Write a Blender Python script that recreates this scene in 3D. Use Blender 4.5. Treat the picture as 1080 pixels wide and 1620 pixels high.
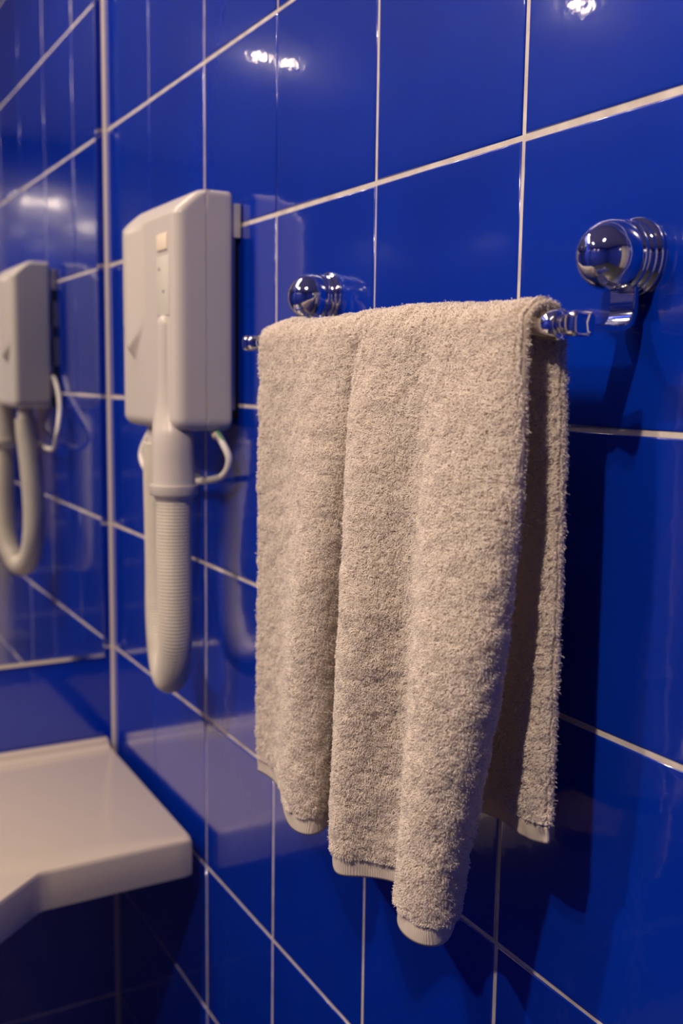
import bpy, bmesh, math, random
import numpy as np
from mathutils import Vector, Matrix

for o in list(bpy.data.objects):
    bpy.data.objects.remove(o)
SC = bpy.context.scene
COL = SC.collection

# ------------------------------------------------------------------ camera
FPX = 1630.93
CAM = Vector((1.59298651, -0.47350735, 1.42992968))
Mr = [[0.486888304770889, 0.8733607768279354, 0.013443666755578867],
      [0.11701377473272832, -0.04996587358332941, -0.9918725664115593],
      [-0.8655908705619118, 0.4845042466021943, -0.12653204068]]
cd = bpy.data.cameras.new('camera')
cam = bpy.data.objects.new('camera', cd)
COL.objects.link(cam)
cd.sensor_fit = 'VERTICAL'
cd.sensor_height = 36.0
cd.lens = 36.0 * FPX / 1620.0
cd.clip_start = 0.01
r_, d_, f_ = [Vector(a) for a in Mr]
rot = Matrix((r_, -d_, -f_)).transposed()
cam.matrix_world = Matrix.Translation(CAM) @ rot.to_4x4()
cd.dof.use_dof = True
cd.dof.focus_distance = 0.745
cd.dof.aperture_fstop = 5.6
SC.camera = cam

# ------------------------------------------------------------------ world, exposure
w = bpy.data.worlds.new('world')
SC.world = w
w.use_nodes = True
w.node_tree.nodes['Background'].inputs[0].default_value = (0.02, 0.02, 0.025, 1)
w.node_tree.nodes['Background'].inputs[1].default_value = 0.0
SC.view_settings.view_transform = 'Standard'
SC.view_settings.look = 'None'
SC.view_settings.gamma = 1.0
SC.view_settings.use_curve_mapping = False
SC.view_settings.exposure = 0.88
SC.cycles.max_bounces = 10
SC.cycles.glossy_bounces = 8
SC.cycles.diffuse_bounces = 4
SC.cycles.caustics_reflective = False
SC.cycles.caustics_refractive = False
SC.cycles.sample_clamp_indirect = 6.0

WARM = (1.0, 0.79, 0.59)
CEIL = 2.40
# downlights: x, y, power (W), disc radius
LAMPS = [(1.38, -0.875, 4.0, 0.022), (1.39, -0.99, 8.0, 0.024), (0.56, -1.40, 12.0, 0.028),
         (0.13, -0.30, 1.3, 0.022), (0.13, -0.50, 1.3, 0.022), (0.13, -0.70, 1.3, 0.022), (0.13, -0.90, 1.3, 0.022), (0.13, -1.10, 1.3, 0.022)]

# ------------------------------------------------------------------ helpers
random.seed(7)
rng = np.random.default_rng(11)


def tag(o, label=None, cat=None, group=None, kind=None):
    if label: o['label'] = label
    if cat: o['category'] = cat
    if group: o['group'] = group
    if kind: o['kind'] = kind
    return o


def empty(name, loc=(0, 0, 0), label=None, cat=None, group=None):
    o = bpy.data.objects.new(name, None)
    o.empty_display_size = 0.02
    COL.objects.link(o)
    o.location = loc
    return tag(o, label, cat, group)


def link(name, me, mat, parent=None, smooth=True):
    o = bpy.data.objects.new(name, me)
    COL.objects.link(o)
    if mat: me.materials.append(mat)
    if smooth and len(me.polygons):
        me.polygons.foreach_set('use_smooth', [True] * len(me.polygons))
    if parent:
        o.parent = parent
        o.location = -Vector(parent.location)   # vertices are given in world coordinates
    return o


def pyd(name, verts, faces, mat, parent=None, smooth=True):
    me = bpy.data.meshes.new(name)
    me.from_pydata([tuple(v) for v in verts], [], [tuple(f) for f in faces])
    me.validate()
    bm = bmesh.new(); bm.from_mesh(me)
    bmesh.ops.recalc_face_normals(bm, faces=bm.faces)
    bm.to_mesh(me); bm.free()
    return link(name, me, mat, parent, smooth)


def bmobj(name, bm, mat, parent=None, smooth=True, angle=None):
    bmesh.ops.recalc_face_normals(bm, faces=bm.faces)
    me = bpy.data.meshes.new(name)
    bm.to_mesh(me); bm.free()
    o = link(name, me, mat, parent, smooth)
    if angle is not None:
        try:
            me.set_sharp_from_angle(angle=math.radians(angle))
        except Exception:
            pass
    return o


def add_box(bm, lo, hi, bev=0.0, seg=3, mtx=None):
    g = bmesh.ops.create_cube(bm, size=1.0)
    vs = g['verts']
    for v in vs:
        v.co = Vector([(lo[i] + hi[i]) / 2 + v.co[i] * (hi[i] - lo[i]) for i in range(3)])
    if bev > 0:
        es = list({e for v in vs for e in v.link_edges})
        r = bmesh.ops.bevel(bm, geom=es, offset=bev, segments=seg, profile=0.5, affect='EDGES')
        vs = list({v for f in r['faces'] for v in f.verts} | set(v for v in vs if v.is_valid))
    if mtx is not None:
        for v in vs: v.co = mtx @ v.co
    return vs


def rings(ringlist, cap0=True, cap1=True, closed=True):
    n = len(ringlist[0]); V = []; F = []
    for r in ringlist: V += [tuple(p) for p in r]
    for i in range(len(ringlist) - 1):
        for j in range(n if closed else n - 1):
            k = (j + 1) % n
            F.append((i * n + j, i * n + k, (i + 1) * n + k, (i + 1) * n + j))
    if cap0: F.append(tuple(range(n - 1, -1, -1)))
    if cap1: F.append(tuple((len(ringlist) - 1) * n + j for j in range(n)))
    return V, F


def lathe(prof, origin, axis, n=48):
    """prof: (radius, height) list; axis: unit vector"""
    a = Vector(axis).normalized()
    u = a.orthogonal().normalized(); v = a.cross(u)
    R = []
    for r, h in prof:
        r = max(r, 1e-5)
        R.append([Vector(origin) + a * h + (u * math.cos(t) + v * math.sin(t)) * r
                  for t in [2 * math.pi * k / n for k in range(n)]])
    return rings(R)


def catmull(pts, sub=8):
    P = [Vector(p) for p in pts]
    P = [P[0] * 2 - P[1]] + P + [P[-1] * 2 - P[-2]]
    out = []
    for i in range(1, len(P) - 2):
        for s in range(sub):
            t = s / sub
            a, b, c, d = P[i - 1], P[i], P[i + 1], P[i + 2]
            out.append(0.5 * ((2 * b) + (c - a) * t + (2 * a - 5 * b + 4 * c - d) * t * t + (3 * b - a - 3 * c + d) * t ** 3))
    out.append(P[-2])
    return out


def tube(path, rad, n=16):
    """rad: float or list per point; parallel transported frame"""
    R = []
    T = []
    for i in range(len(path)):
        a = path[max(i - 1, 0)]; b = path[min(i + 1, len(path) - 1)]
        T.append((b - a).normalized())
    u = T[0].orthogonal().normalized()
    for i, p in enumerate(path):
        u = (u - T[i] * u.dot(T[i])).normalized()
        v = T[i].cross(u)
        r = rad[i] if hasattr(rad, '__len__') else rad
        R.append([p + (u * math.cos(2 * math.pi * k / n) + v * math.sin(2 * math.pi * k / n)) * r for k in range(n)])
    return rings(R)


def resample(path, step):
    d = [0]
    for a, b in zip(path[:-1], path[1:]): d.append(d[-1] + (b - a).length)
    n = max(2, int(d[-1] / step))
    A = np.array([list(p) for p in path]); s = np.linspace(0, d[-1], n + 1)
    return [Vector((np.interp(t, d, A[:, 0]), np.interp(t, d, A[:, 1]), np.interp(t, d, A[:, 2]))) for t in s]


# ------------------------------------------------------------------ materials
def nodes(name):
    m = bpy.data.materials.new(name); m.use_nodes = True
    nt = m.node_tree
    return m, nt, nt.nodes['Principled BSDF']


def simple(name, col, rough=0.5, metal=0.0, spec=0.5, bump=0.0, bscale=200, coat=0.0):
    m, nt, b = nodes(name)
    b.inputs['Base Color'].default_value = (*col, 1)
    b.inputs['Roughness'].default_value = rough
    b.inputs['Metallic'].default_value = metal
    b.inputs['Specular IOR Level'].default_value = spec
    b.inputs['Coat Weight'].default_value = coat
    b.inputs['Coat Roughness'].default_value = 0.05
    if bump > 0:
        tc = nt.nodes.new('ShaderNodeTexCoord')
        n = nt.nodes.new('ShaderNodeTexNoise'); n.inputs['Scale'].default_value = bscale
        n.inputs['Detail'].default_value = 3
        bp = nt.nodes.new('ShaderNodeBump'); bp.inputs['Strength'].default_value = bump
        bp.inputs['Distance'].default_value = 0.001
        nt.links.new(tc.outputs['Object'], n.inputs['Vector'])
        nt.links.new(n.outputs['Fac'], bp.inputs['Height'])
        nt.links.new(bp.outputs['Normal'], b.inputs['Normal'])
    return m


def tile_material():
    m, nt, b = nodes('blue_glaze')
    L = nt.links
    tc = nt.nodes.new('ShaderNodeTexCoord')
    n1 = nt.nodes.new('ShaderNodeTexNoise'); n1.inputs['Scale'].default_value = 5; n1.inputs['Detail'].default_value = 3
    L.new(tc.outputs['Object'], n1.inputs['Vector'])
    cr = nt.nodes.new('ShaderNodeValToRGB')
    cr.color_ramp.elements[0].position = 0.3; cr.color_ramp.elements[0].color = (0.0000, 0.023, 0.35, 1)
    cr.color_ramp.elements[1].position = 0.7; cr.color_ramp.elements[1].color = (0.0000, 0.030, 0.43, 1)
    L.new(n1.outputs['Fac'], cr.inputs['Fac'])
    L.new(cr.outputs['Color'], b.inputs['Base Color'])
    b.inputs['Roughness'].default_value = 0.17
    b.inputs['Specular IOR Level'].default_value = 0.55
    b.inputs['IOR'].default_value = 1.45
    b.inputs['Coat Weight'].default_value = 0.92
    b.inputs['Coat IOR'].default_value = 1.70
    b.inputs['Coat Roughness'].default_value = 0.045
    # slow orange-peel of the glaze and a few pinholes
    n2 = nt.nodes.new('ShaderNodeTexNoise'); n2.inputs['Scale'].default_value = 70; n2.inputs['Detail'].default_value = 2
    L.new(tc.outputs['Object'], n2.inputs['Vector'])
    b1 = nt.nodes.new('ShaderNodeBump'); b1.inputs['Strength'].default_value = 0.13; b1.inputs['Distance'].default_value = 0.0008
    L.new(n2.outputs['Fac'], b1.inputs['Height'])
    L.new(b1.outputs['Normal'], b.inputs['Coat Normal'])
    L.new(b1.outputs['Normal'], b.inputs['Normal'])
    return m


def grout_material():
    m, nt, b = nodes('pale_grout')
    L = nt.links
    tc = nt.nodes.new('ShaderNodeTexCoord')
    n1 = nt.nodes.new('ShaderNodeTexNoise'); n1.inputs['Scale'].default_value = 40; n1.inputs['Detail'].default_value = 6
    L.new(tc.outputs['Object'], n1.inputs['Vector'])
    cr = nt.nodes.new('ShaderNodeValToRGB')
    cr.color_ramp.elements[0].position = 0.35; cr.color_ramp.elements[0].color = (0.52, 0.46, 0.42, 1)
    cr.color_ramp.elements[1].position = 0.65; cr.color_ramp.elements[1].color = (0.72, 0.66, 0.61, 1)
    L.new(n1.outputs['Fac'], cr.inputs['Fac']); L.new(cr.outputs['Color'], b.inputs['Base Color'])
    b.inputs['Roughness'].default_value = 0.75
    return m


M_TILE = tile_material()
M_GROUT = grout_material()
M_CHROME = simple('chrome', (0.80, 0.80, 0.81), 0.035, 1.0)
M_MIRROR = simple('silvered_glass', (0.90, 0.92, 0.93), 0.0, 1.0)
M_BEVEL = simple('ground_glass_edge', (0.75, 0.76, 0.74), 0.12, 1.0)
M_PLASTIC = simple('white_plastic', (0.57, 0.53, 0.49), 0.34, 0.0, 0.5, 0.02, 400)
M_PANEL = simple('grey_label', (0.58, 0.56, 0.50), 0.45)
M_MARK = simple('grey_print', (0.18, 0.17, 0.16), 0.5)
M_CREAM = simple('cream_plastic', (0.82, 0.70, 0.55), 0.4)
M_HOSE = simple('hose_plastic', (0.57, 0.53, 0.46), 0.42)
M_CORD = simple('cord_plastic', (0.78, 0.74, 0.68), 0.38)
M_GREEN = simple('green_insulation', (0.10, 0.42, 0.12), 0.45)
M_DARK = simple('black_plastic', (0.012, 0.012, 0.014), 0.6)
M_SINK = simple('sink_ceramic', (0.52, 0.455, 0.40), 0.22, 0.0, 0.5, 0.0, 0, 0.3)
M_CEIL = simple('ceiling_paint', (0.85, 0.82, 0.78), 0.8)
M_FLOOR = simple('floor_stone', (0.06, 0.06, 0.07), 0.35, 0, 0.5, 0.1, 30)
M_DOOR = simple('door_paint', (0.80, 0.72, 0.60), 0.4)
M_SEAL = simple('silicone', (0.60, 0.53, 0.48), 0.5)


def terry_material(name, col, sheen, trans):
    m, nt, b = nodes(name)
    b.inputs['Base Color'].default_value = (*col, 1)
    b.inputs['Roughness'].default_value = 0.85
    b.inputs['Specular IOR Level'].default_value = 0.25
    b.inputs['Sheen Weight'].default_value = sheen
    b.inputs['Sheen Roughness'].default_value = 0.4
    out = nt.nodes['Material Output']
    tr = nt.nodes.new('ShaderNodeBsdfTranslucent'); tr.inputs['Color'].default_value = (*col, 1)
    mx_ = nt.nodes.new('ShaderNodeMixShader'); mx_.inputs[0].default_value = trans
    nt.links.new(b.outputs[0], mx_.inputs[1]); nt.links.new(tr.outputs[0], mx_.inputs[2]); nt.links.new(mx_.outputs[0], out.inputs['Surface'])
    return m


M_TERRY = terry_material('cotton_terry', (0.89, 0.82, 0.75), 0.1, 0.27)
M_GROUND = terry_material('cotton_ground_weave', (0.90, 0.82, 0.72), 0.0, 0.6)


def hem_material():
    m, nt, b = nodes('flat_woven_hem')
    b.inputs['Base Color'].default_value = (0.60, 0.53, 0.46, 1)
    b.inputs['Roughness'].default_value = 0.8
    L = nt.links
    tc = nt.nodes.new('ShaderNodeTexCoord')
    wv = nt.nodes.new('ShaderNodeTexWave'); wv.wave_type = 'BANDS'; wv.bands_direction = 'X'
    wv.inputs['Scale'].default_value = 260; wv.inputs['Distortion'].default_value = 1.5
    L.new(tc.outputs['Object'], wv.inputs['Vector'])
    bp = nt.nodes.new('ShaderNodeBump'); bp.inputs['Strength'].default_value = 0.5; bp.inputs['Distance'].default_value = 0.0006
    L.new(wv.outputs['Fac'], bp.inputs['Height']); L.new(bp.outputs['Normal'], b.inputs['Normal'])
    return m


M_HEM = hem_material()

# ------------------------------------------------------------------ tiled walls
T = 0.2


def tiled_wall(name, org, U, V, N, u0, u1, v0, v1, special=None, hole=None):
    """square tiles of side T; org + U*u + V*v is the tile face plane, N points into the room"""
    U = np.array(U, float); V = np.array(V, float); N = np.array(N, float); org = np.array(org, float)
    verts = []; faces = []; mats = []
    def P(u, v, h): return org + U * u + V * v + N * h

    def quad(a, b, c, d, m):
        k = len(verts); verts.extend([a, b, c, d]); faces.append((k, k + 1, k + 2, k + 3)); mats.append(m)
    # grout bed
    du, dv = (u1 - u0) / 10, (v1 - v0) / 10
    for i in range(10):
        for j in range(10):
            a, b = u0 + i * du, v0 + j * dv
            quad(P(a, b, -0.0009), P(a + du, b, -0.0009), P(a + du, b + dv, -0.0009), P(a, b + dv, -0.0009), 1)
    rg = random.Random(name)
    i0, i1 = math.floor(u0 / T + 1e-6), math.ceil(u1 / T - 1e-6)
    j0, j1 = math.floor(v0 / T + 1e-6), math.ceil(v1 / T - 1e-6)
    prof = [(0.0, -0.0018), (0.00015, -0.0008), (0.0005, -0.0003), (0.0011, -0.00005), (0.0018, 0.0), (0.006, 0.0), (0.03, 0.0)]
    for i in range(i0, i1):
        for j in range(j0, j1):
            if hole and hole(i * T + T / 2, j * T + T / 2): continue
            gl, gr, gb, gt = (0.0018 + rg.uniform(-0.0003, 0.0005) for _ in range(4))
            tu, tv, lift = rg.uniform(-1, 1) * 0.0022, rg.uniform(-1, 1) * 0.0022, rg.uniform(-1, 1) * 0.0001
            if special and (i, j) in special:
                s = special[(i, j)]
                gl = s.get('gl', gl); gr = s.get('gr', gr); tu = s.get('tu', tu); tv = s.get('tv', tv)
            a0, a1 = max(i * T + gl, u0), min((i + 1) * T - gr, u1)
            b0, b1 = max(j * T + gb, v0), min((j + 1) * T - gt, v1)
            if a1 - a0 < 0.01 or b1 - b0 < 0.01: continue
            cu, cv = (a0 + a1) / 2, (b0 + b1) / 2
            base = len(verts)
            for ins, h in prof:
                ins = min(ins, (a1 - a0) * 0.45, (b1 - b0) * 0.45)
                for (a, b) in ((a0 + ins, b0 + ins), (a1 - ins, b0 + ins), (a1 - ins, b1 - ins), (a0 + ins, b1 - ins)):
                    verts.append(P(a, b, h + lift + tu * (a - cu) + tv * (b - cv)))
            for r in range(len(prof) - 1):
                for c in range(4):
                    d = (c + 1) % 4
                    faces.append((base + r * 4 + c, base + r * 4 + d, base + (r + 1) * 4 + d, base + (r + 1) * 4 + c)); mats.append(0)
            e = base + (len(prof) - 1) * 4
            faces.append((e, e + 1, e + 2, e + 3)); mats.append(0)
    # backing slab so the wall has thickness
    k = len(verts)
    for h in (-0.0012, -0.05):
        for (a, b) in ((u0, v0), (u1, v0), (u1, v1), (u0, v1)): verts.append(P(a, b, h))
    for f in ((0, 1, 2, 3), (7, 6, 5, 4), (0, 1, 5, 4), (1, 2, 6, 5), (2, 3, 7, 6), (3, 0, 4, 7)):
        faces.append(tuple(k + q for q in f)); mats.append(1)
    me = bpy.data.meshes.new(name)
    me.from_pydata([tuple(v) for v in verts], [], faces)
    me.materials.append(M_TILE); me.materials.append(M_GROUT)
    me.polygons.foreach_set('material_index', mats)
    me.polygons.foreach_set('use_smooth', [True] * len(faces))
    # make tile faces point into the room
    bm = bmesh.new(); bm.from_mesh(me)
    nv = Vector(N)
    for f in bm.faces:
        c = f.calc_center_median()
        if f.normal.dot(nv) < -0.05 and (c - Vector(org)).dot(nv) > -0.01: f.normal_flip()
    bm.to_mesh(me); bm.free()
    o = bpy.data.objects.new(name, me); COL.objects.link(o)
    o['kind'] = 'structure'
    return o


XR, YB = 2.90, -2.50
# the towel wall: u = x, v = z.  A few joints are nearly closed, as in the photo
sp = {}
for j in range(0, 9):
    sp[(0, j)] = dict(gr=0.0002); sp[(1, j)] = dict(gl=0.0003)
sp[(0, 9)] = dict(gr=0.0013); sp[(1, 9)] = dict(gl=0.0013)
sp[(0, 5)] = dict(gr=0.0006); sp[(1, 5)] = dict(gl=0.0006)
sp[(1, 6)] = dict(gl=0.0002, gr=0.0013); sp[(2, 8)] = dict(gl=0.0014, tu=0.0015, tv=0.0)
sp[(2, 8)].update(gr=0.0003); sp[(3, 8)] = dict(gl=0.0006, tu=-0.001, tv=0.0005)
sp[(4, 7)] = dict(gl=0.0011); sp[(3, 7)] = dict(gr=0.0011)
tiled_wall('wall_right', (0, 0, 0), (1, 0, 0), (0, 0, 1), (0, -1, 0), 0.0, XR, 0.0, CEIL, sp)
tiled_wall('wall_left', (0, 0, 0), (0, -1, 0), (0, 0, 1), (1, 0, 0), 0.0, -YB, 0.0, CEIL)
tiled_wall('wall_opposite', (0, YB, 0), (1, 0, 0), (0, 0, 1), (0, 1, 0), 0.0, XR, 0.0, CEIL)
tiled_wall('wall_far', (XR, 0, 0), (0, -1, 0), (0, 0, 1), (-1, 0, 0), 0.0, -YB, 0.0, CEIL)

bm = bmesh.new(); add_box(bm, (-0.05, YB - 0.05, CEIL), (XR + 0.05, 0.05, CEIL + 0.05)); o = bmobj('ceiling', bm, M_CEIL, smooth=False); o['kind'] = 'structure'
bm = bmesh.new(); add_box(bm, (-0.05, YB - 0.05, -0.05), (XR + 0.05, 0.05, 0.0)); o = bmobj('floor', bm, M_FLOOR, smooth=False); o['kind'] = 'structure'
# pale silicone bead up the corner
bm = bmesh.new()
V, F = rings([[(0.0, 0.0005, z), (0.0048, 0.0005, z), (0.0042, -0.0022, z), (0.0022, -0.0042, z), (0.0, -0.0048, z)] for z in np.linspace(0, CEIL, 30)])
o = pyd('trim_1', V, F, M_SEAL); o['kind'] = 'structure'
# door at the end of the room (seen only in reflections)
d = bpy.data.objects.new('door_1', None); COL.objects.link(d); d.location = (XR, -0.19, 0); d['kind'] = 'structure'
bm = bmesh.new(); add_box(bm, (XR - 0.02, -0.335, 0.0), (XR - 0.001, -0.045, 2.22), 0.003); bmobj('door_panel', bm, M_DOOR, d, False)
bm = bmesh.new()
for lo, hi in (((XR - 0.03, -0.045, 0), (XR - 0.001, -0.002, 2.28)), ((XR - 0.03, -0.39, 0), (XR - 0.001, -0.335, 2.28)), ((XR - 0.03, -0.335, 2.22), (XR - 0.001, -0.045, 2.28))):
    add_box(bm, lo, hi, 0.003)
bmobj('door_frame', bm, M_DOOR, d, False)

# ------------------------------------------------------------------ ceiling downlights
for i, (x, y, pw, rad) in enumerate(LAMPS):
    names = ['of the close pair, nearer the towel', 'of the close pair, farther from the towel',
             'standing alone in front of the washbasin', 'first of the row along the mirror, nearest the hair dryer',
             'second of the row along the mirror from the hair dryer', 'middle one of the row along the mirror',
             'fourth of the row along the mirror from the hair dryer', 'last of the row along the mirror, farthest from the hair dryer']
    t = empty('ceiling_spotlight', (x, y, CEIL), 'round recessed ceiling spotlight ' + names[i], 'ceiling light', 'recessed ceiling spotlights')
    V, F = lathe([(rad * 1.05, -0.001), (rad * 1.1, -0.006), (rad * 1.7, -0.005), (rad * 1.8, -0.0005)], (x, y, CEIL), (0, 0, 1))
    pyd('trim_ring', V, F, M_CHROME, t)
    ld = bpy.data.lights.new('bulb', 'AREA'); ld.shape = 'DISK'; ld.size = rad * 2
    ld.energy = pw; ld.color = WARM
    lo = bpy.data.objects.new('bulb', ld); COL.objects.link(lo); lo.parent = t; lo.location = (0, 0, -0.009)

# ------------------------------------------------------------------ mirror
mx = 0.0055
mt = empty('wall_mirror', (0, -0.4, 0.985), 'large frameless wall mirror above the washbasin, reflecting the hair dryer', 'mirror')
y0, y1, z0, z1 = -0.0150, -1.25, 0.985, 2.2
bw = 0.007
V = [(0.0012, y0, z0), (0.0012, y1, z0), (0.0012, y1, z1), (0.0012, y0, z1),
     (mx - 0.0018, y0, z0), (mx - 0.0018, y1, z0), (mx - 0.0018, y1, z1), (mx - 0.0018, y0, z1),
     (mx, y0 - 0.003, z0 + bw), (mx, y1 + bw, z0 + bw), (mx, y1 + bw, z1 - bw), (mx, y0 - 0.003, z1 - bw)]
pyd('bevelled_edge', V, [(0, 1, 2, 3), (0, 1, 5, 4), (1, 2, 6, 5), (2, 3, 7, 6), (3, 0, 4, 7), (4, 5, 9, 8), (5, 6, 10, 9), (6, 7, 11, 10), (7, 4, 8, 11)], M_BEVEL, mt, False)
pyd('mirror_glass', [(mx + 0.00005, y0 - 0.003, z0 + bw), (mx + 0.00005, y1 + bw, z0 + bw), (mx + 0.00005, y1 + bw, z1 - bw), (mx + 0.00005, y0 - 0.003, z1 - bw),
                     (mx - 0.002, y0 - 0.003, z0 + bw), (mx - 0.002, y1 + bw, z0 + bw), (mx - 0.002, y1 + bw, z1 - bw), (mx - 0.002, y0 - 0.003, z1 - bw)],
    [(0, 1, 2, 3), (4, 5, 6, 7), (0, 1, 5, 4), (1, 2, 6, 5), (2, 3, 7, 6), (3, 0, 4, 7)], M_MIRROR, mt, False)

# ------------------------------------------------------------------ washbasin
ZT, ZU = 0.842, 0.790
cx, cy = 0.225, -0.56
outline = [(0.004, -0.012), (0.10, -0.013), (0.20, -0.014), (0.30, -0.015), (0.388, -0.016), (0.396, -0.0185), (0.3985, -0.027), (0.399, -0.10), (0.400, -0.16), (0.4005, -0.208), (0.404, -0.216),
           (0.45, -0.267), (0.49, -0.315), (0.52, -0.39), (0.535, -0.47), (0.54, -0.56)]
mirror_half = [(x, 2 * cy - y) for x, y in outline[:-1]][::-1]
outl = outline + mirror_half
back = [(0.004, 2 * cy + 0.012 + (-(0.012) - (2 * cy + 0.012)) * k / 24) for k in range(1, 24)]
outl = outl + back
# resample the outline densely
den = []
for i in range(len(outl)):
    a = Vector((*outl[i], 0)); b = Vector((*outl[(i + 1) % len(outl)], 0))
    n = max(1, int((b - a).length / 0.012))
    for k in range(n): den.append(a.lerp(b, k / n))
C0 = Vector((cx, cy, 0))


def inset(p, dist):
    dv = (C0 - p); L_ = dv.length
    # move towards the interior, keeping sides parallel
    q = Vector(p)
    q.x += dist if p.x < 0.01 else (-dist if p.x > 0.38 else 0)
    q.y += -dist if p.y > -0.03 else (dist if p.y < 2 * cy + 0.03 else 0)
    return q


def bowlpt(p, rx, ry):
    dv = p - C0; a = math.atan2(dv.y / ry, dv.x / rx)
    return Vector((cx + 0.015 + rx * math.cos(a), cy + ry * math.sin(a), 0))


R = []
def at(lst, z): return [Vector((q.x, q.y, z)) for q in lst]
under = [bowlpt(p, 0.05, 0.05) for p in den]; R.append(at(under, 0.690))
R.append(at([bowlpt(p, 0.11, 0.15) for p in den], 0.705))
R.append(at([bowlpt(p, 0.15, 0.20) for p in den], 0.745))
R.append(at([bowlpt(p, 0.165, 0.225) for p in den], ZU))
R.append(at([inset(p, 0.004) for p in den], ZU))
R.append(at([inset(p, 0.001) for p in den], ZU + 0.0012))
R.append(at(den, ZU + 0.004))
R.append(at(den, ZT - 0.006))
R.append(at([inset(p, 0.0008) for p in den], ZT - 0.003))
R.append(at([inset(p, 0.0025) for p in den], ZT - 0.0008))
R.append(at([inset(p, 0.006) for p in den], ZT))
rim = [bowlpt(p, 0.155, 0.21) for p in den]
R.append(at([inset(p, 0.006).lerp(q, 0.5) for p, q in zip(den, rim)], ZT))
R.append(at([inset(p, 0.006).lerp(q, 0.97) for p, q in zip(den, rim)], ZT))
R.append(at(rim, ZT - 0.002))
for rx, ry, z in ((0.150, 0.205, ZT - 0.010), (0.140, 0.192, ZT - 0.05), (0.115, 0.160, ZT - 0.095), (0.07, 0.10, ZT - 0.12), (0.02, 0.02, ZT - 0.128)):
    R.append(at([bowlpt(p, rx, ry) for p in den], z))
V, F = rings(R)
sk = empty('washbasin', (0.2, cy, ZT), 'cream white wall hung washbasin with wide flat corner shelf and angled front', 'washbasin')
o = pyd('basin_body', V, F, M_SINK, sk)
o.data.set_sharp_from_angle(angle=math.radians(38))
# raised lip along the back
lipprof = [(0.004, ZT - 0.004), (0.004, ZT + 0.0100), (0.006, ZT + 0.0120), (0.014, ZT + 0.0122), (0.0175, ZT + 0.0110), (0.0190, ZT + 0.0080), (0.0200, ZT + 0.0020), (0.0225, ZT + 0.0004), (0.030, ZT + 0.0001), (0.030, ZT - 0.004)]
ys = [(-0.0150, 0.0), (-0.0165, 1), (-0.03, 1), (-0.4, 1), (2 * cy + 0.03, 1), (2 * cy + 0.0125, 1)]
V, F = rings([[(x, y, z if s else min(z, ZT + 0.009)) for x, z in lipprof] for y, s in ys])
o = pyd('back_lip', V, F, M_SINK, sk); o.data.set_sharp_from_angle(angle=math.radians(60))
V, F = lathe([(0.0, 0.0), (0.018, 0.0), (0.022, 0.002), (0.022, 0.004), (0.018, 0.005), (0.0, 0.003)], (cx + 0.015, cy, ZT - 0.126), (0, 0, 1), 32)
pyd('drain', V, F, M_CHROME, sk)
# tap on the basin (outside the frame, it shows in the knobs)
tp = empty('basin_tap', (0.060, cy, ZT), 'chrome single lever tap standing on the back of the washbasin', 'tap')
V, F = lathe([(0.026, 0.0), (0.026, 0.006), (0.020, 0.010), (0.019, 0.060), (0.021, 0.075), (0.016, 0.085), (0.0, 0.088)], (0.060, cy, ZT), (0, 0, 1), 32)
pyd('tap_body', V, F, M_CHROME, tp)
V, F = tube(catmull([(0.065, cy, ZT + 0.045), (0.11, cy, ZT + 0.062), (0.16, cy, ZT + 0.060), (0.172, cy, ZT + 0.045)], 8), 0.011)
pyd('spout', V, F, M_CHROME, tp)
V, F = tube(catmull([(0.060, cy, ZT + 0.082), (0.090, cy, ZT + 0.100), (0.130, cy, ZT + 0.112)], 6), 0.006)
pyd('lever', V, F, M_CHROME, tp)

# chrome valve low on the far wall, reflected as a small bright shape in the mirror
vl = empty('shutoff_valve', (XR, -0.445, 0.33), 'small chrome shut off valve low on the wall beside the door frame', 'valve')
V, F = lathe([(0.028, 0.0), (0.026, 0.005), (0.011, 0.008), (0.011, 0.06), (0.0, 0.062)], (XR - 0.0005, -0.445, 0.33), (-1, 0, 0), 32)
pyd('valve_body', V, F, M_CHROME, vl)
V, F = tube([Vector((XR - 0.055, -0.395, 0.33)), Vector((XR - 0.055, -0.445, 0.33)), Vector((XR - 0.055, -0.495, 0.33))], 0.012)
pyd('valve_handle', V, F, M_CHROME, vl)
V, F = tube([Vector((XR - 0.03, -0.445, 0.325)), Vector((XR - 0.03, -0.445, 0.15)), Vector((XR - 0.03, -0.445, 0.002))], 0.008)
pyd('supply_pipe', V, F, M_CHROME, vl)

# ------------------------------------------------------------------ wall hair dryer
dr = empty('wall_hair_dryer', (0.42, -0.012, 1.50), 'white wall mounted hair dryer box with ribbed hose looping below', 'hair dryer')
XL, XRT, YF, YBK, ZB, ZTOP = 0.325, 0.517, -0.0800, -0.0120, 1.372, 1.634


def sstep(a, b, x):
    t = np.clip((x - a) / (b - a), 0, 1); return t * t * (3 - 2 * t)


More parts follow.
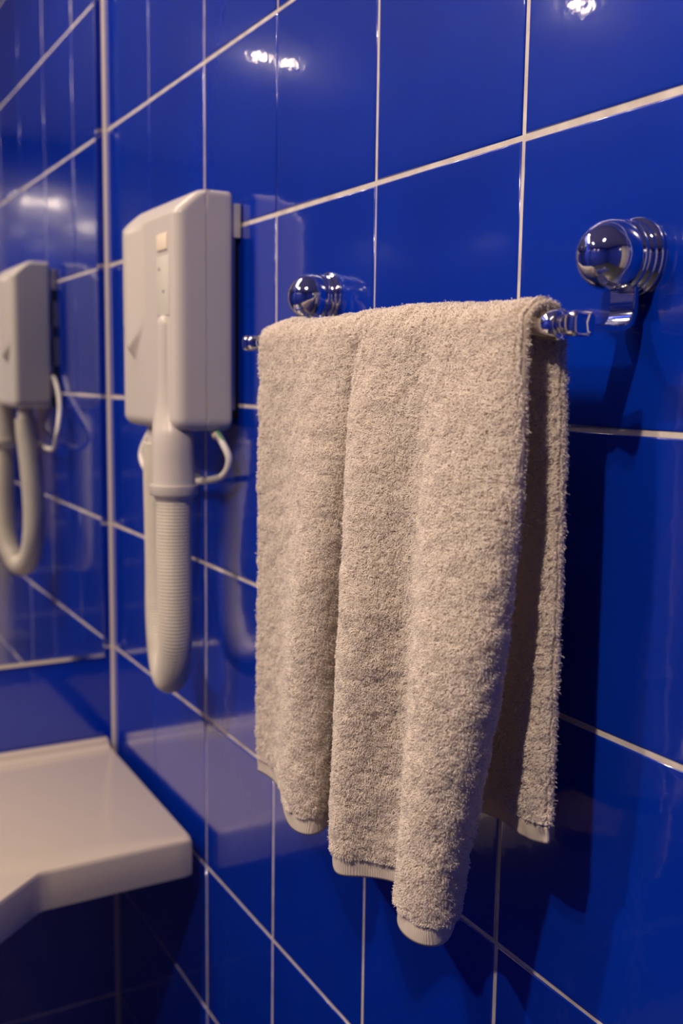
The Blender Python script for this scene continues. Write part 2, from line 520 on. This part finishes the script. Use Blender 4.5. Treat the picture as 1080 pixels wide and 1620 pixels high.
def section(z):
    """cross section of the body at height z, counter-clockwise from the back left"""
    # front depth: sloping shoulder at the top
    yf = YF
    if z > 1.607: yf = YF + 0.0225 * min(1.15, (z - 1.607) / 0.022) ** 1.25
    e = 0.0
    rb = 0.013
    if z < ZB + rb: e = rb - math.sqrt(max(0, rb * rb - (ZB + rb - z) ** 2))
    rt = 0.007
    if z > ZTOP - rt: e = rt - math.sqrt(max(0, rt * rt - (z - ZTOP + rt) ** 2))
    xl, xr, yb = XL + e, XRT - e, YBK - e * 0.3
    yf = yf + e
    rr, rl, rbk = 0.0125, 0.011, 0.005
    pts = []
    def arc(cx_, cy_, r, a0, a1, n):
        for k in range(n + 1):
            a = math.radians(a0 + (a1 - a0) * k / n); pts.append([cx_ + r * math.cos(a), cy_ + r * math.sin(a)])
    arc(xl + rbk, yb - rbk, rbk, 90, 180, 4)
    for k in range(1, 8): pts.append([xl, yb - rbk + (yf + rl - yb + rbk) * k / 8])
    arc(xl + rl, yf + rl, rl, 180, 270, 8)
    n = 70
    for k in range(1, n):
        x = xl + rl + (xr - rr - xl - rl) * k / n
        xe = 0.418 - 0.030 * float(sstep(1.50, 1.455, z))
        # raised pad on the left of the front, sloping towards the centre and ending in a point
        t = (x - XL) / (xe - XL)
        dpt = -(0.0010 + 0.0080 * math.exp(-((x - 0.372) / 0.022) ** 2)) * float(sstep(XL + 0.004, XL + 0.016, x)) * float(1 - sstep(xe - 0.013, xe, x))
        base = 1.450 + abs(x - 0.376) * 0.75
        dpt *= float(sstep(base, base + 0.016, z)) * float(1 - sstep(1.598, 1.612, z))
        pts.append([x, yf + dpt])
    arc(xr - rr, yf + rr, rr, 270, 360, 8)
    ys_ = np.linspace(yf + rr, yb - rbk, 14)[1:-1]
    for y in ys_: pts.append([xr, y])
    # shallow seam groove between front and rear shell
    for k, y in enumerate((-0.0448, -0.0443, -0.0438, -0.0433)):
        pts.append([xr - (0.0009 if k in (1, 2) else 0), y])
    side = sorted(pts[-16:], key=lambda q: q[1]); pts[-16:] = side
    arc(xr - rbk, yb - rbk, rbk, 0, 90, 4)
    return [(x, y, z) for x, y in pts]


zs = list(ZB + 0.013 * (1 - np.cos(np.linspace(0, math.pi / 2, 9)))) + list(np.linspace(ZB + 0.0155, 1.444, 24)) + list(np.arange(1.4448, 1.482, 0.0007)) + list(np.linspace(1.484, 1.604, 50)) + list(np.linspace(1.606, ZTOP - 0.0072, 14)) + list(ZTOP - 0.007 + 0.007 * np.sin(np.linspace(0, math.pi / 2, 8)))
V, F = rings([section(float(z)) for z in zs])
o = pyd('body', V, F, M_PLASTIC, dr); o.data.set_sharp_from_angle(angle=math.radians(50))
# back plate fixed to the tiles, with dark slots
bm = bmesh.new()
add_box(bm, (0.333, -0.0125, 1.395), (0.509, -0.0065, 1.622), 0.001)
add_box(bm, (0.329, -0.0125, 1.585), (0.512, -0.0010, 1.622), 0.001)
add_box(bm, (0.333, -0.0125, 1.45), (0.336, -0.0010, 1.50)); add_box(bm, (0.333, -0.0125, 1.52), (0.336, -0.0010, 1.565))
bmobj('back_plate', bm, M_PLASTIC, dr, False)
bm = bmesh.new(); add_box(bm, (0.338, -0.0065, 1.385), (0.503, -0.0004, 1.612)); bmobj('mounting_bracket', bm, M_DARK, dr, False)
# control strip
bm = bmesh.new(); add_box(bm, (0.459, YF - 0.0007, 1.4985), (0.4985, YF + 0.001, 1.5635), 0.0006)
pn = bmobj('label_strip', bm, M_PANEL, dr); pn['label'] = 'pale grey label strip'
for (x, z) in ((0.468, 1.550), (0.481, 1.525)):
    bm = bmesh.new()
    add_box(bm, (x - 0.0022, YF - 0.0010, z - 0.0016), (x + 0.0022, YF - 0.0006, z + 0.0016))
    mk = bmobj('printed_mark', bm, M_MARK, pn, False); mk.location = (0, 0, 0)
bm = bmesh.new(); add_box(bm, (0.461, YF - 0.0016, 1.5695), (0.4935, YF + 0.001, 1.5875), 0.001, 3)
swt = bmobj('switch', bm, M_CREAM, dr); swt['label'] = 'small cream rocker switch'
# handset: a nozzle docked in the front of the body
H = []
for z, xc, yc, rx, ry in ((1.4990, 0.4790, -0.0790, 0.0010, 0.001), (1.4980, 0.4790, -0.0795, 0.0065, 0.0040), (1.4950, 0.4785, -0.0795, 0.0095, 0.0062), (1.488, 0.4775, -0.0790, 0.0118, 0.0072), (1.46, 0.4755, -0.0785, 0.0140, 0.0078),
                        (1.43, 0.4745, -0.0780, 0.0155, 0.0084), (1.405, 0.474, -0.0775, 0.0175, 0.0096), (1.385, 0.4745, -0.0760, 0.0215, 0.0140), (1.374, 0.4785, -0.0730, 0.0240, 0.0195), (1.366, 0.481, -0.0715, 0.0245, 0.0225),
                        (1.345, 0.481, -0.0710, 0.0245, 0.0235), (1.315, 0.482, -0.0705, 0.0245, 0.0245), (1.3105, 0.482, -0.0705, 0.0250, 0.0250), (1.3100, 0.482, -0.0705, 0.0272, 0.0272), (1.3000, 0.482, -0.0705, 0.0272, 0.0272), (1.2990, 0.482, -0.0705, 0.0265, 0.0265),
                        (1.2960, 0.482, -0.0705, 0.0220, 0.0220), (1.290, 0.482, -0.0705, 0.0195, 0.0195)):
    H.append([(xc + rx * math.cos(t), yc + ry * math.sin(t), z) for t in [2 * math.pi * k / 48 for k in range(48)]])
V, F = rings(H)
hs = pyd('handset', V, F, M_PLASTIC, dr); hs.data.set_sharp_from_angle(angle=math.radians(55))
# ribbed hose
hp = catmull([(0.482, -0.0705, 1.298), (0.4835, -0.0715, 1.24), (0.486, -0.072, 1.18), (0.481, -0.0705, 1.125), (0.458, -0.065, 1.085), (0.420, -0.0565, 1.070), (0.383, -0.049, 1.087),
              (0.361, -0.0445, 1.130), (0.358, -0.0430, 1.19), (0.364, -0.0455, 1.26), (0.372, -0.0490, 1.32), (0.375, -0.0500, 1.352)], 12)
hp = resample(hp, 0.00048)
rad = []
for i in range(len(hp)):
    ph = (i * 0.00048 % 0.0038) / 0.0038
    rad.append(0.0190 + 0.0013 * abs(math.sin(ph * math.pi)) ** 0.5)
V, F = tube(hp, rad, 32)
pyd('hose', V, F, M_HOSE, dr)['label'] = 'ribbed greyish cream hose'
V, F = lathe([(0.0, -0.010), (0.0140, -0.010), (0.0150, 0.0), (0.0150, 0.026), (0.0125, 0.029), (0.0125, 0.040)], (0.375, -0.0500, 1.343), (0, 0, 1), 32)
pyd('hose_connector', V, F, M_PLASTIC, dr)
# power cord
cp = catmull([(0.500, -0.030, 1.374), (0.513, -0.026, 1.362), (0.523, -0.020, 1.341), (0.508, -0.020, 1.322), (0.470, -0.022, 1.3125), (0.38, -0.022, 1.302), (0.31, -0.024, 1.299),
              (0.262, -0.027, 1.305), (0.238, -0.028, 1.325), (0.245, -0.022, 1.350), (0.272, -0.013, 1.378), (0.303, -0.008, 1.405), (0.322, -0.0085, 1.424), (0.332, -0.010, 1.430)], 10)
V, F = tube(cp, 0.0041, 14)
cdn = pyd('power_cord', V, F, M_CORD, dr)
V, F = tube(catmull([(0.498, -0.031, 1.378), (0.504, -0.029, 1.369), (0.508, -0.028, 1.365)], 4), 0.0052, 14)
pyd('cord_grip', V, F, M_CREAM, dr)
V, F = tube(catmull([(0.507, -0.029, 1.373), (0.514, -0.027, 1.366), (0.518, -0.024, 1.358)], 4), 0.0018, 10)
pyd('green_wire', V, F, M_GREEN, dr)['label'] = 'short green wire by the cord'

# ------------------------------------------------------------------ towel rail
BY, BZ, BR = -0.064, 1.464, 0.0068
KX = (1.114, 0.719); KZ = 1.507
rail = empty('towel_rail', (0.915, 0.0, BZ), 'chrome towel rail with two round knob mounts on the blue tiles', 'towel rail')
V, F = lathe([(0.0, 0.0), (0.0066, 0.0), (0.0066, 0.0010), (0.0066, 0.444), (0.0, 0.445)], (0.6875, BY, BZ), (1, 0, 0), 40)
o = pyd('bar', V, F, M_CHROME, rail); o.data.set_sharp_from_angle(angle=math.radians(40))
for x0, sgn in ((1.1415, -1), (0.6780, 1)):
    Rg = []
    for dx, e, k in ((0.0, 0.0022, 4), (0.0003, 0.0010, 4), (0.0012, 0.0002, 4), (0.0025, 0.0, 4), (0.0078, 0.0, 3.2), (0.0086, 0.0006, 3), (0.0090, 0.0014, 3), (0.0096, 0.0014, 2.6), (0.0102, 0.0006, 2.4), (0.0112, 0.0006, 2.2), (0.0150, 0.0010, 2), (0.0156, 0.0016, 2)):
        ring = []
        for q in range(40):
            a = 2 * math.pi * q / 40; c_, s_ = math.cos(a), math.sin(a)
            ring.append((x0 + sgn * dx, BY + (0.0086 - e) * math.copysign(abs(c_) ** (2 / k), c_), BZ + (0.0074 - e) * math.copysign(abs(s_) ** (2 / k), s_)))
        Rg.append(ring)
    V, F = rings(Rg)
    o = pyd('end_cap', V, F, M_CHROME, rail); o.data.set_sharp_from_angle(angle=math.radians(40))
for kx in KX:
    sr, sc_ = 0.0216, 0.0205
    prof = [(0.0, -0.0005), (0.0236, -0.0005), (0.0243, 0.0005), (0.0243, 0.0024), (0.0236, 0.0036), (0.0222, 0.0042), (0.0216, 0.0050), (0.0214, 0.0066), (0.0200, 0.0076), (0.0196, 0.0086),
            (0.0208, 0.0095), (0.0217, 0.0108), (0.0220, 0.0124), (0.0216, 0.0140), (0.0207, 0.0148), (0.0205, 0.0156)]
    for k in range(0, 25):
        a = math.radians(-14 + 104 * k / 24)
        prof.append((sr * math.cos(a), sc_ + sr * math.sin(a)))
    V, F = lathe(prof, (kx, 0, KZ), (0, -1, 0), 72)
    kn = pyd('knob_mount', V, F, M_CHROME, rail); kn.data.set_sharp_from_angle(angle=math.radians(45))
    # bent strap from under the knob forward to the bar, ending in a ring round it
    hw = 0.0105
    path = [(-0.0085, 1.5000), (-0.0085, 1.4900), (-0.0085, 1.4800), (-0.0086, 1.4750), (-0.0094, 1.4708), (-0.0112, 1.4672), (-0.0140, 1.4648), (-0.0180, 1.4637), (-0.0300, 1.4632), (-0.0450, 1.4632), (-0.0560, 1.4634)]
    Rg = []
    for i, (y, z) in enumerate(path):
        a = path[max(i - 1, 0)]; b = path[min(i + 1, len(path) - 1)]
        t = Vector((0, b[0] - a[0], b[1] - a[1])).normalized(); nrm = Vector((1, 0, 0)).cross(t)
        th = 0.0021
        wv = hw * (1.0 if i < 7 else 1.0 - 0.04 * (i - 7))
        c = Vector((kx, y, z))
        X = Vector((1, 0, 0))
        Rg.append([c + X * (wv - 0.0008) + nrm * th, c + X * wv + nrm * (th - 0.0008), c + X * wv - nrm * (th - 0.0008), c + X * (wv - 0.0008) - nrm * th,
                   c - X * (wv - 0.0008) - nrm * th, c - X * wv - nrm * (th - 0.0008), c - X * wv + nrm * (th - 0.0008), c - X * (wv - 0.0008) + nrm * th])
    V, F = rings(Rg)
    s = pyd('strap', V, F, M_CHROME, kn); s.location = (0, 0, 0); s.data.set_sharp_from_angle(angle=math.radians(35))
    V, F = lathe([(0.0070, 0.0), (0.0086, 0.0004), (0.0090, 0.0012), (0.0090, 0.0168), (0.0086, 0.0176), (0.0070, 0.018)], (kx - 0.009, BY, BZ), (1, 0, 0), 40)
    s2 = pyd('clamp_ring', V, F, M_CHROME, kn); s2.location = (0, 0, 0)

# ------------------------------------------------------------------ towel
ZR = [1.462, 1.43, 1.38, 1.32, 1.25, 1.18, 1.11, 1.058]
FRONT = [
 [(0.7374, -0.078), (0.7366, -0.0778), (0.7352, -0.0776), (0.7336, -0.0773), (0.7317, -0.077), (0.73, -0.0766), (0.7284, -0.0763), (0.7272, -0.076)],
 [(0.7963, -0.078), (0.796, -0.0778), (0.7954, -0.0775), (0.7946, -0.0771), (0.7913, -0.077), (0.7883, -0.077), (0.782, -0.077), (0.7754, -0.077)],
 [(0.8659, -0.079), (0.8697, -0.0821), (0.8752, -0.087), (0.8776, -0.0921), (0.8766, -0.098), (0.8697, -0.0995), (0.8685, -0.1009), (0.8703, -0.102)],
 [(0.8974, -0.079), (0.8959, -0.0794), (0.8932, -0.08), (0.8876, -0.0818), (0.8818, -0.084), (0.8763, -0.0855), (0.874, -0.0869), (0.8741, -0.088)],
 [(0.9139, -0.078), (0.9051, -0.074), (0.8913, -0.068), (0.8844, -0.0657), (0.8749, -0.063), (0.8667, -0.0626), (0.8589, -0.0623), (0.8544, -0.062)],
 [(0.9322, -0.079), (0.925, -0.083), (0.9293, -0.091), (0.9351, -0.097), (0.9418, -0.104), (0.9392, -0.1055), (0.9376, -0.1069), (0.9376, -0.108)],
 [(0.9671, -0.079), (0.966, -0.0821), (0.9665, -0.087), (0.9678, -0.0907), (0.9706, -0.095), (0.9652, -0.0954), (0.9604, -0.0957), (0.9575, -0.096)],
 [(0.996, -0.078), (0.9955, -0.078), (0.9932, -0.078), (0.9898, -0.078), (0.987, -0.078), (0.9843, -0.0776), (0.9821, -0.0773), (0.9811, -0.077)],
 [(1.0281, -0.079), (1.0343, -0.0841), (1.0416, -0.092), (1.0445, -0.098), (1.0478, -0.105), (1.0399, -0.1057), (1.032, -0.1065), (1.0276, -0.107)],
 [(1.0658, -0.079), (1.0703, -0.0833), (1.0759, -0.09), (1.0798, -0.0965), (1.0828, -0.104), (1.0739, -0.1051), (1.0642, -0.1062), (1.0598, -0.107)],
 [(1.0943, -0.078), (1.0972, -0.08), (1.0995, -0.083), (1.0997, -0.0867), (1.0964, -0.091), (1.0831, -0.0906), (1.0678, -0.0903), (1.0604, -0.09)],
 [(1.1044, -0.076), (1.1052, -0.076), (1.1054, -0.076), (1.1014, -0.0755), (1.0914, -0.075), (1.075, -0.0735), (1.056, -0.0721), (1.0429, -0.071)],
]


def spline(xk, Y, x):
    """natural cubic spline; Y (n, m) at knots xk -> (len(x), m)"""
    xk = np.asarray(xk, float); Y = np.asarray(Y, float); n = len(xk); h = np.diff(xk)
    A = np.zeros((n, n)); B = np.zeros((n, Y.shape[1])); A[0, 0] = A[-1, -1] = 1
    for i in range(1, n - 1):
        A[i, i - 1] = h[i - 1]; A[i, i] = 2 * (h[i - 1] + h[i]); A[i, i + 1] = h[i]
        B[i] = 6 * ((Y[i + 1] - Y[i]) / h[i] - (Y[i] - Y[i - 1]) / h[i - 1])
    S = np.linalg.solve(A, B)
    x = np.asarray(x); k = np.clip(np.searchsorted(xk, x) - 1, 0, n - 2)
    a = (xk[k + 1] - x)[:, None]; b = (x - xk[k])[:, None]; hk = h[k][:, None]
    return S[k] * a ** 3 / (6 * hk) + S[k + 1] * b ** 3 / (6 * hk) + (Y[k] / hk - S[k] * hk / 6) * a + (Y[k + 1] / hk - S[k + 1] * hk / 6) * b


NU = 240
FR = np.array(FRONT)                       # line, row, (x, y)
seg = np.linalg.norm(np.diff(FR, axis=0), axis=2).mean(axis=1)
uk = np.concatenate([[0], np.cumsum(seg)]); uk /= uk[-1]
U = np.linspace(0, 1, NU)
rows = spline(uk, FR.reshape(len(uk), -1), U).reshape(NU, len(ZR), 2)      # NU, rows, 2
# rows down the front
NVF = 220
zf = np.linspace(ZR[0], ZR[-1], NVF)
fr = np.zeros((NVF, NU, 3))
tmp = spline([-z for z in ZR], rows.transpose(1, 0, 2).reshape(len(ZR), -1), -zf).reshape(NVF, NU, 2)
fr[:, :, 0] = tmp[:, :, 0]; fr[:, :, 1] = tmp[:, :, 1]; fr[:, :, 2] = zf[:, None]
# back flap
NVB = 170
xb_top = np.interp(U, uk, FR[:, 0, 0]); xb_top = xb_top + 0.003 * U
hemx = [0.737, 0.81, 0.90, 1.0326, 1.0832, 1.1172]; hemz = [1.030, 1.044, 1.075, 1.1253, 1.1326, 1.1422]
bk = np.zeros((NVB, NU, 3))
for j in range(NVB):
    t = j / (NVB - 1)
    x = xb_top + t * 0.006 * (U - 0.3)
    zb = np.interp(x, hemx, hemz) - 0.003 * np.sin(U * 21) * t
    z = ZR[0] + (zb - ZR[0]) * t
    y = -0.0500 + 0.0045 * min(1, t * 3) + t * 0.0028 * np.sin(U * 16 + 1.0) + 0.0015 * t * np.sin(U * 37)
    bk[j, :, 0] = x; bk[j, :, 1] = y; bk[j, :, 2] = z
# roll over the bar
NA = 36
ar = np.zeros((NA, NU, 3))
bump = 0.0030 * np.exp(-((U - 0.60) / 0.12) ** 2) + 0.0012 * np.sin(U * 19) - 0.0025 * np.exp(-((U - 0.0) / 0.04) ** 2)
for j in range(NA):
    th = math.pi * (j + 1) / (NA + 1)
    s = (1 - math.cos(th)) / 2
    cyv = (fr[0, :, 1] + bk[0, :, 1]) / 2; ry = (bk[0, :, 1] - fr[0, :, 1]) / 2
    ar[j, :, 0] = fr[0, :, 0] * (1 - s) + bk[0, :, 0] * s
    ar[j, :, 1] = cyv - ry * math.cos(th)
    ar[j, :, 2] = ZR[0] + (0.0158 + bump) * math.sin(th)
G = np.concatenate([fr[::-1], ar, bk], axis=0)      # hem of front -> over bar -> hem of back
NV = G.shape[0]

seeds = {}
def vnoise(a, b, scale, seed):
    if seed not in seeds: seeds[seed] = np.random.default_rng(seed).uniform(-1, 1, (512, 512))
    g = seeds[seed]; x = a / scale; y = b / scale
    xi = np.floor(x).astype(int); yi = np.floor(y).astype(int); fx = x - xi; fy = y - yi
    fx = fx * fx * (3 - 2 * fx); fy = fy * fy * (3 - 2 * fy)
    q = lambda i, j: g[(xi + i) % 512, (yi + j) % 512]
    return (q(0, 0) * (1 - fx) + q(1, 0) * fx) * (1 - fy) + (q(0, 1) * (1 - fx) + q(1, 1) * fx) * fy


def normals(G):
    du = np.gradient(G, axis=1); dv = np.gradient(G, axis=0)
    n = np.cross(du, dv); n /= np.linalg.norm(n, axis=2, keepdims=True) + 1e-12
    return n


sv = np.concatenate([[0], np.cumsum(np.linalg.norm(np.diff(G[:, NU // 2], axis=0), axis=1))])   # metres along the length
su = np.concatenate([[0], np.cumsum(np.linalg.norm(np.diff(G[NVF // 2], axis=0), axis=1))])     # metres across
N0 = normals(G)
mid = N0[NVF // 2, NU // 2]
if mid[1] > 0: N0 = -N0                      # outward side: towards the room on the front flap
SU, SV = np.meshgrid(su, sv)
G = G + N0 * (0.0011 * vnoise(SU, SV, 0.012, 1) + 0.0007 * vnoise(SU, SV, 0.005, 2))[:, :, None] * sstep(0, 0.02, SV)[:, :, None]
N0 = normals(G)
if N0[NVF // 2, NU // 2][1] > 0: N0 = -N0

TH = 0.0016      # half thickness of the woven ground


def slab(name, G, N, r0, r1, c0, c1, half, mat, parent):
    A = G[r0:r1, c0:c1]; Nn = N[r0:r1, c0:c1]
    h, wd = A.shape[:2]
    V = np.concatenate([(A + Nn * half).reshape(-1, 3), (A - Nn * half).reshape(-1, 3)])
    F = []; o2 = h * wd
    for i in range(h - 1):
        for j in range(wd - 1):
            a = i * wd + j
            F.append((a, a + 1, a + wd + 1, a + wd)); F.append((o2 + a, o2 + a + wd, o2 + a + wd + 1, o2 + a + 1))
    for i in range(h - 1):
        a = i * wd; F.append((a, a + wd, o2 + a + wd, o2 + a)); a += wd - 1; F.append((a, o2 + a, o2 + a + wd, a + wd))
    for j in range(wd - 1):
        a = j; F.append((a, o2 + a, o2 + a + 1, a + 1)); a = (h - 1) * wd + j; F.append((a, a + 1, o2 + a + 1, o2 + a))
    return pyd(name, V, F, mat, parent)


tw = empty('towel', (0.92, BY, BZ), 'cream terry towel folded over the chrome rail, hanging in loose pleats', 'towel')
HB = 0.0155       # height of the flat woven hem band
hf = int(np.searchsorted(sv, HB * 0.92)); hb = NV - 1 - int(np.searchsorted(sv[-1] - sv[::-1], HB * 0.80))
slab('front_hem', G, N0, 0, hf + 1, 0, NU, 0.0013, M_HEM, tw)['label'] = 'flat woven hem of the front layer'
slab('back_hem', G, N0, hb, NV, 0, NU, 0.0013, M_HEM, tw)['label'] = 'flat woven hem of the back layer'


def ribbons(P, Nn, D, S, L, W):
    """curved little loops of yarn. P root, Nn normal, D lean direction, S ribbon side"""
    n = len(P); K = 4
    hgt = np.array([-0.10, 0.60, 1.0, 0.78]); fwd = np.array([0.0, 0.08, 0.34, 0.62])
    wd = np.array([0.8, 1.0, 1.1, 0.6])
    V = np.zeros((n, K, 2, 3))
    for k in range(K):
        c = P + Nn * (hgt[k] * L)[:, None] + D * (fwd[k] * L)[:, None]
        V[:, k, 0] = c - S * (W * wd[k] / 2)[:, None]; V[:, k, 1] = c + S * (W * wd[k] / 2)[:, None]
    base = (np.arange(n) * K * 2)[:, None, None]
    q = np.array([[2 * k, 2 * k + 1, 2 * k + 3, 2 * k + 2] for k in range(K - 1)])[None]
    return V.reshape(-1, 3), (base + q).reshape(-1, 4)


def sample(rowa, rowb, cola, colb, dens, side, seed, lean, colstep=None):
    rg = np.random.default_rng(seed)
    a = G[rowa:rowb, cola:colb]
    e1 = a[:-1, 1:] - a[:-1, :-1]; e2 = a[1:, :-1] - a[:-1, :-1]
    area = np.linalg.norm(np.cross(e1, e2), axis=2)
    n = int(area.sum() * dens)
    c = rg.choice(area.size, n, p=(area / area.sum()).ravel())
    i = c // area.shape[1]; j = c % area.shape[1]
    fi = rg.random(n); fj = rg.random(n)
    if colstep:      # loops stand in columns across the width
        u = su[cola] + 0; us = np.interp(j + cola + fj, np.arange(NU), su)
        us2 = (np.round(us / colstep) + rg.normal(0, 0.2, n)) * colstep
        us = np.where((us2 < su[-1] - 0.0003) & (us < su[-1] - 0.002), us2, us)
        jj = np.clip(np.interp(us, su, np.arange(NU)), cola, colb - 1.001) - cola
        j = jj.astype(int); fj = jj - j
    j = np.minimum(j, a.shape[1] - 2)
    def bil(X):
        X = X[rowa:rowb, cola:colb]
        return (X[i, j] * ((1 - fi) * (1 - fj))[:, None] + X[i + 1, j] * (fi * (1 - fj))[:, None] + X[i, j + 1] * ((1 - fi) * fj)[:, None] + X[i + 1, j + 1] * (fi * fj)[:, None])
    P = bil(G); Nn = bil(N0); Nn /= np.linalg.norm(Nn, axis=1, keepdims=True)
    Nn = Nn * side
    uu = np.interp(j + cola + fj, np.arange(NU), su); vv = np.interp(i + rowa + fi, np.arange(NV), sv)
    eps = 0.0005
    g1 = vnoise(uu + eps, vv, 0.0042, 5) - vnoise(uu - eps, vv, 0.0042, 5)
    g2 = vnoise(uu, vv + eps, 0.0042, 5) - vnoise(uu, vv - eps, 0.0042, 5)
    nz = vnoise(uu, vv, 0.0042, 5)
    Tv = np.zeros_like(P); Tv[:, 2] = -1.0
    Tv -= Nn * (Tv * Nn).sum(1)[:, None]; Tv /= np.linalg.norm(Tv, axis=1, keepdims=True) + 1e-9
    Tu = np.cross(Nn, Tv)
    a1 = lean * 0.55 + rg.normal(0, 0.40, n) + g2 * 2.4; a2 = rg.normal(0, 0.50, n) + g1 * 2.4
    D = Tv * a1[:, None] + Tu * a2[:, None]
    D /= np.maximum(np.linalg.norm(D, axis=1, keepdims=True), 0.6)
    L = 0.0027 * (1 + 0.22 * nz + rg.normal(0, 0.13, n)); L = np.clip(L, 0.0014, 0.0048)
    stray = rg.random(n) < 0.006; L[stray] *= 1.5
    W = np.full(n, 0.00036) * (1 + rg.normal(0, 0.12, n))
    S = np.cross(D, Nn) + rg.normal(0, 0.25, (n, 3)); S /= np.linalg.norm(S, axis=1, keepdims=True)
    return P + Nn * TH * 0.9, Nn, D, S, L, W



def edge_sample(rowa, rowb, col, per_m, seed):
    """loops that stick out sideways along a side edge"""
    rg = np.random.default_rng(seed)
    E = G[rowa:rowb, col]; inner = G[rowa:rowb, col - 1 if col > 0 else 1]
    n = int((sv[rowb - 1] - sv[rowa]) * per_m)
    t = rg.random(n) * (len(E) - 1.001); i = t.astype(int); f = (t - i)[:, None]
    P = E[i] * (1 - f) + E[i + 1] * f; Q = inner[i] * (1 - f) + inner[i + 1] * f
    out = P - Q; out /= np.linalg.norm(out, axis=1, keepdims=True)
    Nf = N0[rowa:rowb, col][i]
    Nn = out + Nf * rg.normal(0, 0.5, n)[:, None]; Nn[:, 2] += rg.normal(-0.15, 0.3, n); Nn /= np.linalg.norm(Nn, axis=1, keepdims=True)
    D = rg.normal(0, 1, (n, 3)) * 0.5; D[:, 2] -= 0.4
    S = np.cross(Nn, D) + rg.normal(0, 0.3, (n, 3)); S /= np.linalg.norm(S, axis=1, keepdims=True)
    L = np.clip(rg.normal(0.0021, 0.0005, n), 0.0008, 0.004)
    return P + Nf * (rg.uniform(-1, 1, n) * TH)[:, None], Nn, D, S, L, np.full(n, 0.0004)


EU = int(NU * 0.994)
rf0, rf1 = hf, NVF                      # pile rows of the front flap
xcol = int(np.searchsorted(xb_top, 0.97))
PARTS = [
    sample(rf0, NVF + 22, 0, EU, 3.0e6, 1, 21, 1.0),                        # outside of front and over the top
    sample(NVF + 18, hb, 0, NU, 0.45e6, 1, 22, 1.0),                         # wall side of the back flap
    sample(NVF + 26, hb, xcol, NU, 2.6e6, -1, 23, 1.3, 0.0016),              # room side of the back flap where it shows
    sample(NVF + 30, hb, 0, xcol, 0.25e6, -1, 24, 1.0),
    sample(NVF - 60, NVF + 30, NU - 50, NU, 1.0e6, -1, 25, 1.0),             # inside of the fold by the open end
    sample(rf0, NVF - 60, 0, NU, 0.15e6, -1, 26, 1.0),
    edge_sample(NVF + 6, hb, NU - 1, 14000, 31),
    edge_sample(rf0, NVF + 10, NU - 1, 5000, 33),
    edge_sample(rf0, NVF + 30, 0, 5000, 32),
]
body = slab('terry_cloth', G, N0, hf, hb + 1, 0, NU, TH, M_GROUND, tw)
bme = body.data
bv = np.empty(len(bme.vertices) * 3); bme.vertices.foreach_get('co', bv)
VV = []; FF = []; off = 0
for p in PARTS:
    v, f = ribbons(*p); VV.append(v); FF.append(f + off); off += len(v)
VV = np.concatenate(VV); FF = np.concatenate(FF)
me = bpy.data.meshes.new('terry_pile')
me.vertices.add(len(VV)); me.vertices.foreach_set('co', VV.ravel())
me.loops.add(FF.size); me.loops.foreach_set('vertex_index', FF.ravel().astype(np.int32))
me.polygons.add(len(FF)); me.polygons.foreach_set('loop_start', np.arange(0, FF.size, 4, dtype=np.int32))
me.polygons.foreach_set('use_smooth', np.ones(len(FF), bool))
me.update()
me.materials.append(M_TERRY)
po = bpy.data.objects.new('terry_pile', me); COL.objects.link(po); po.parent = tw; po.location = -Vector(tw.location)
po['kind'] = 'stuff'
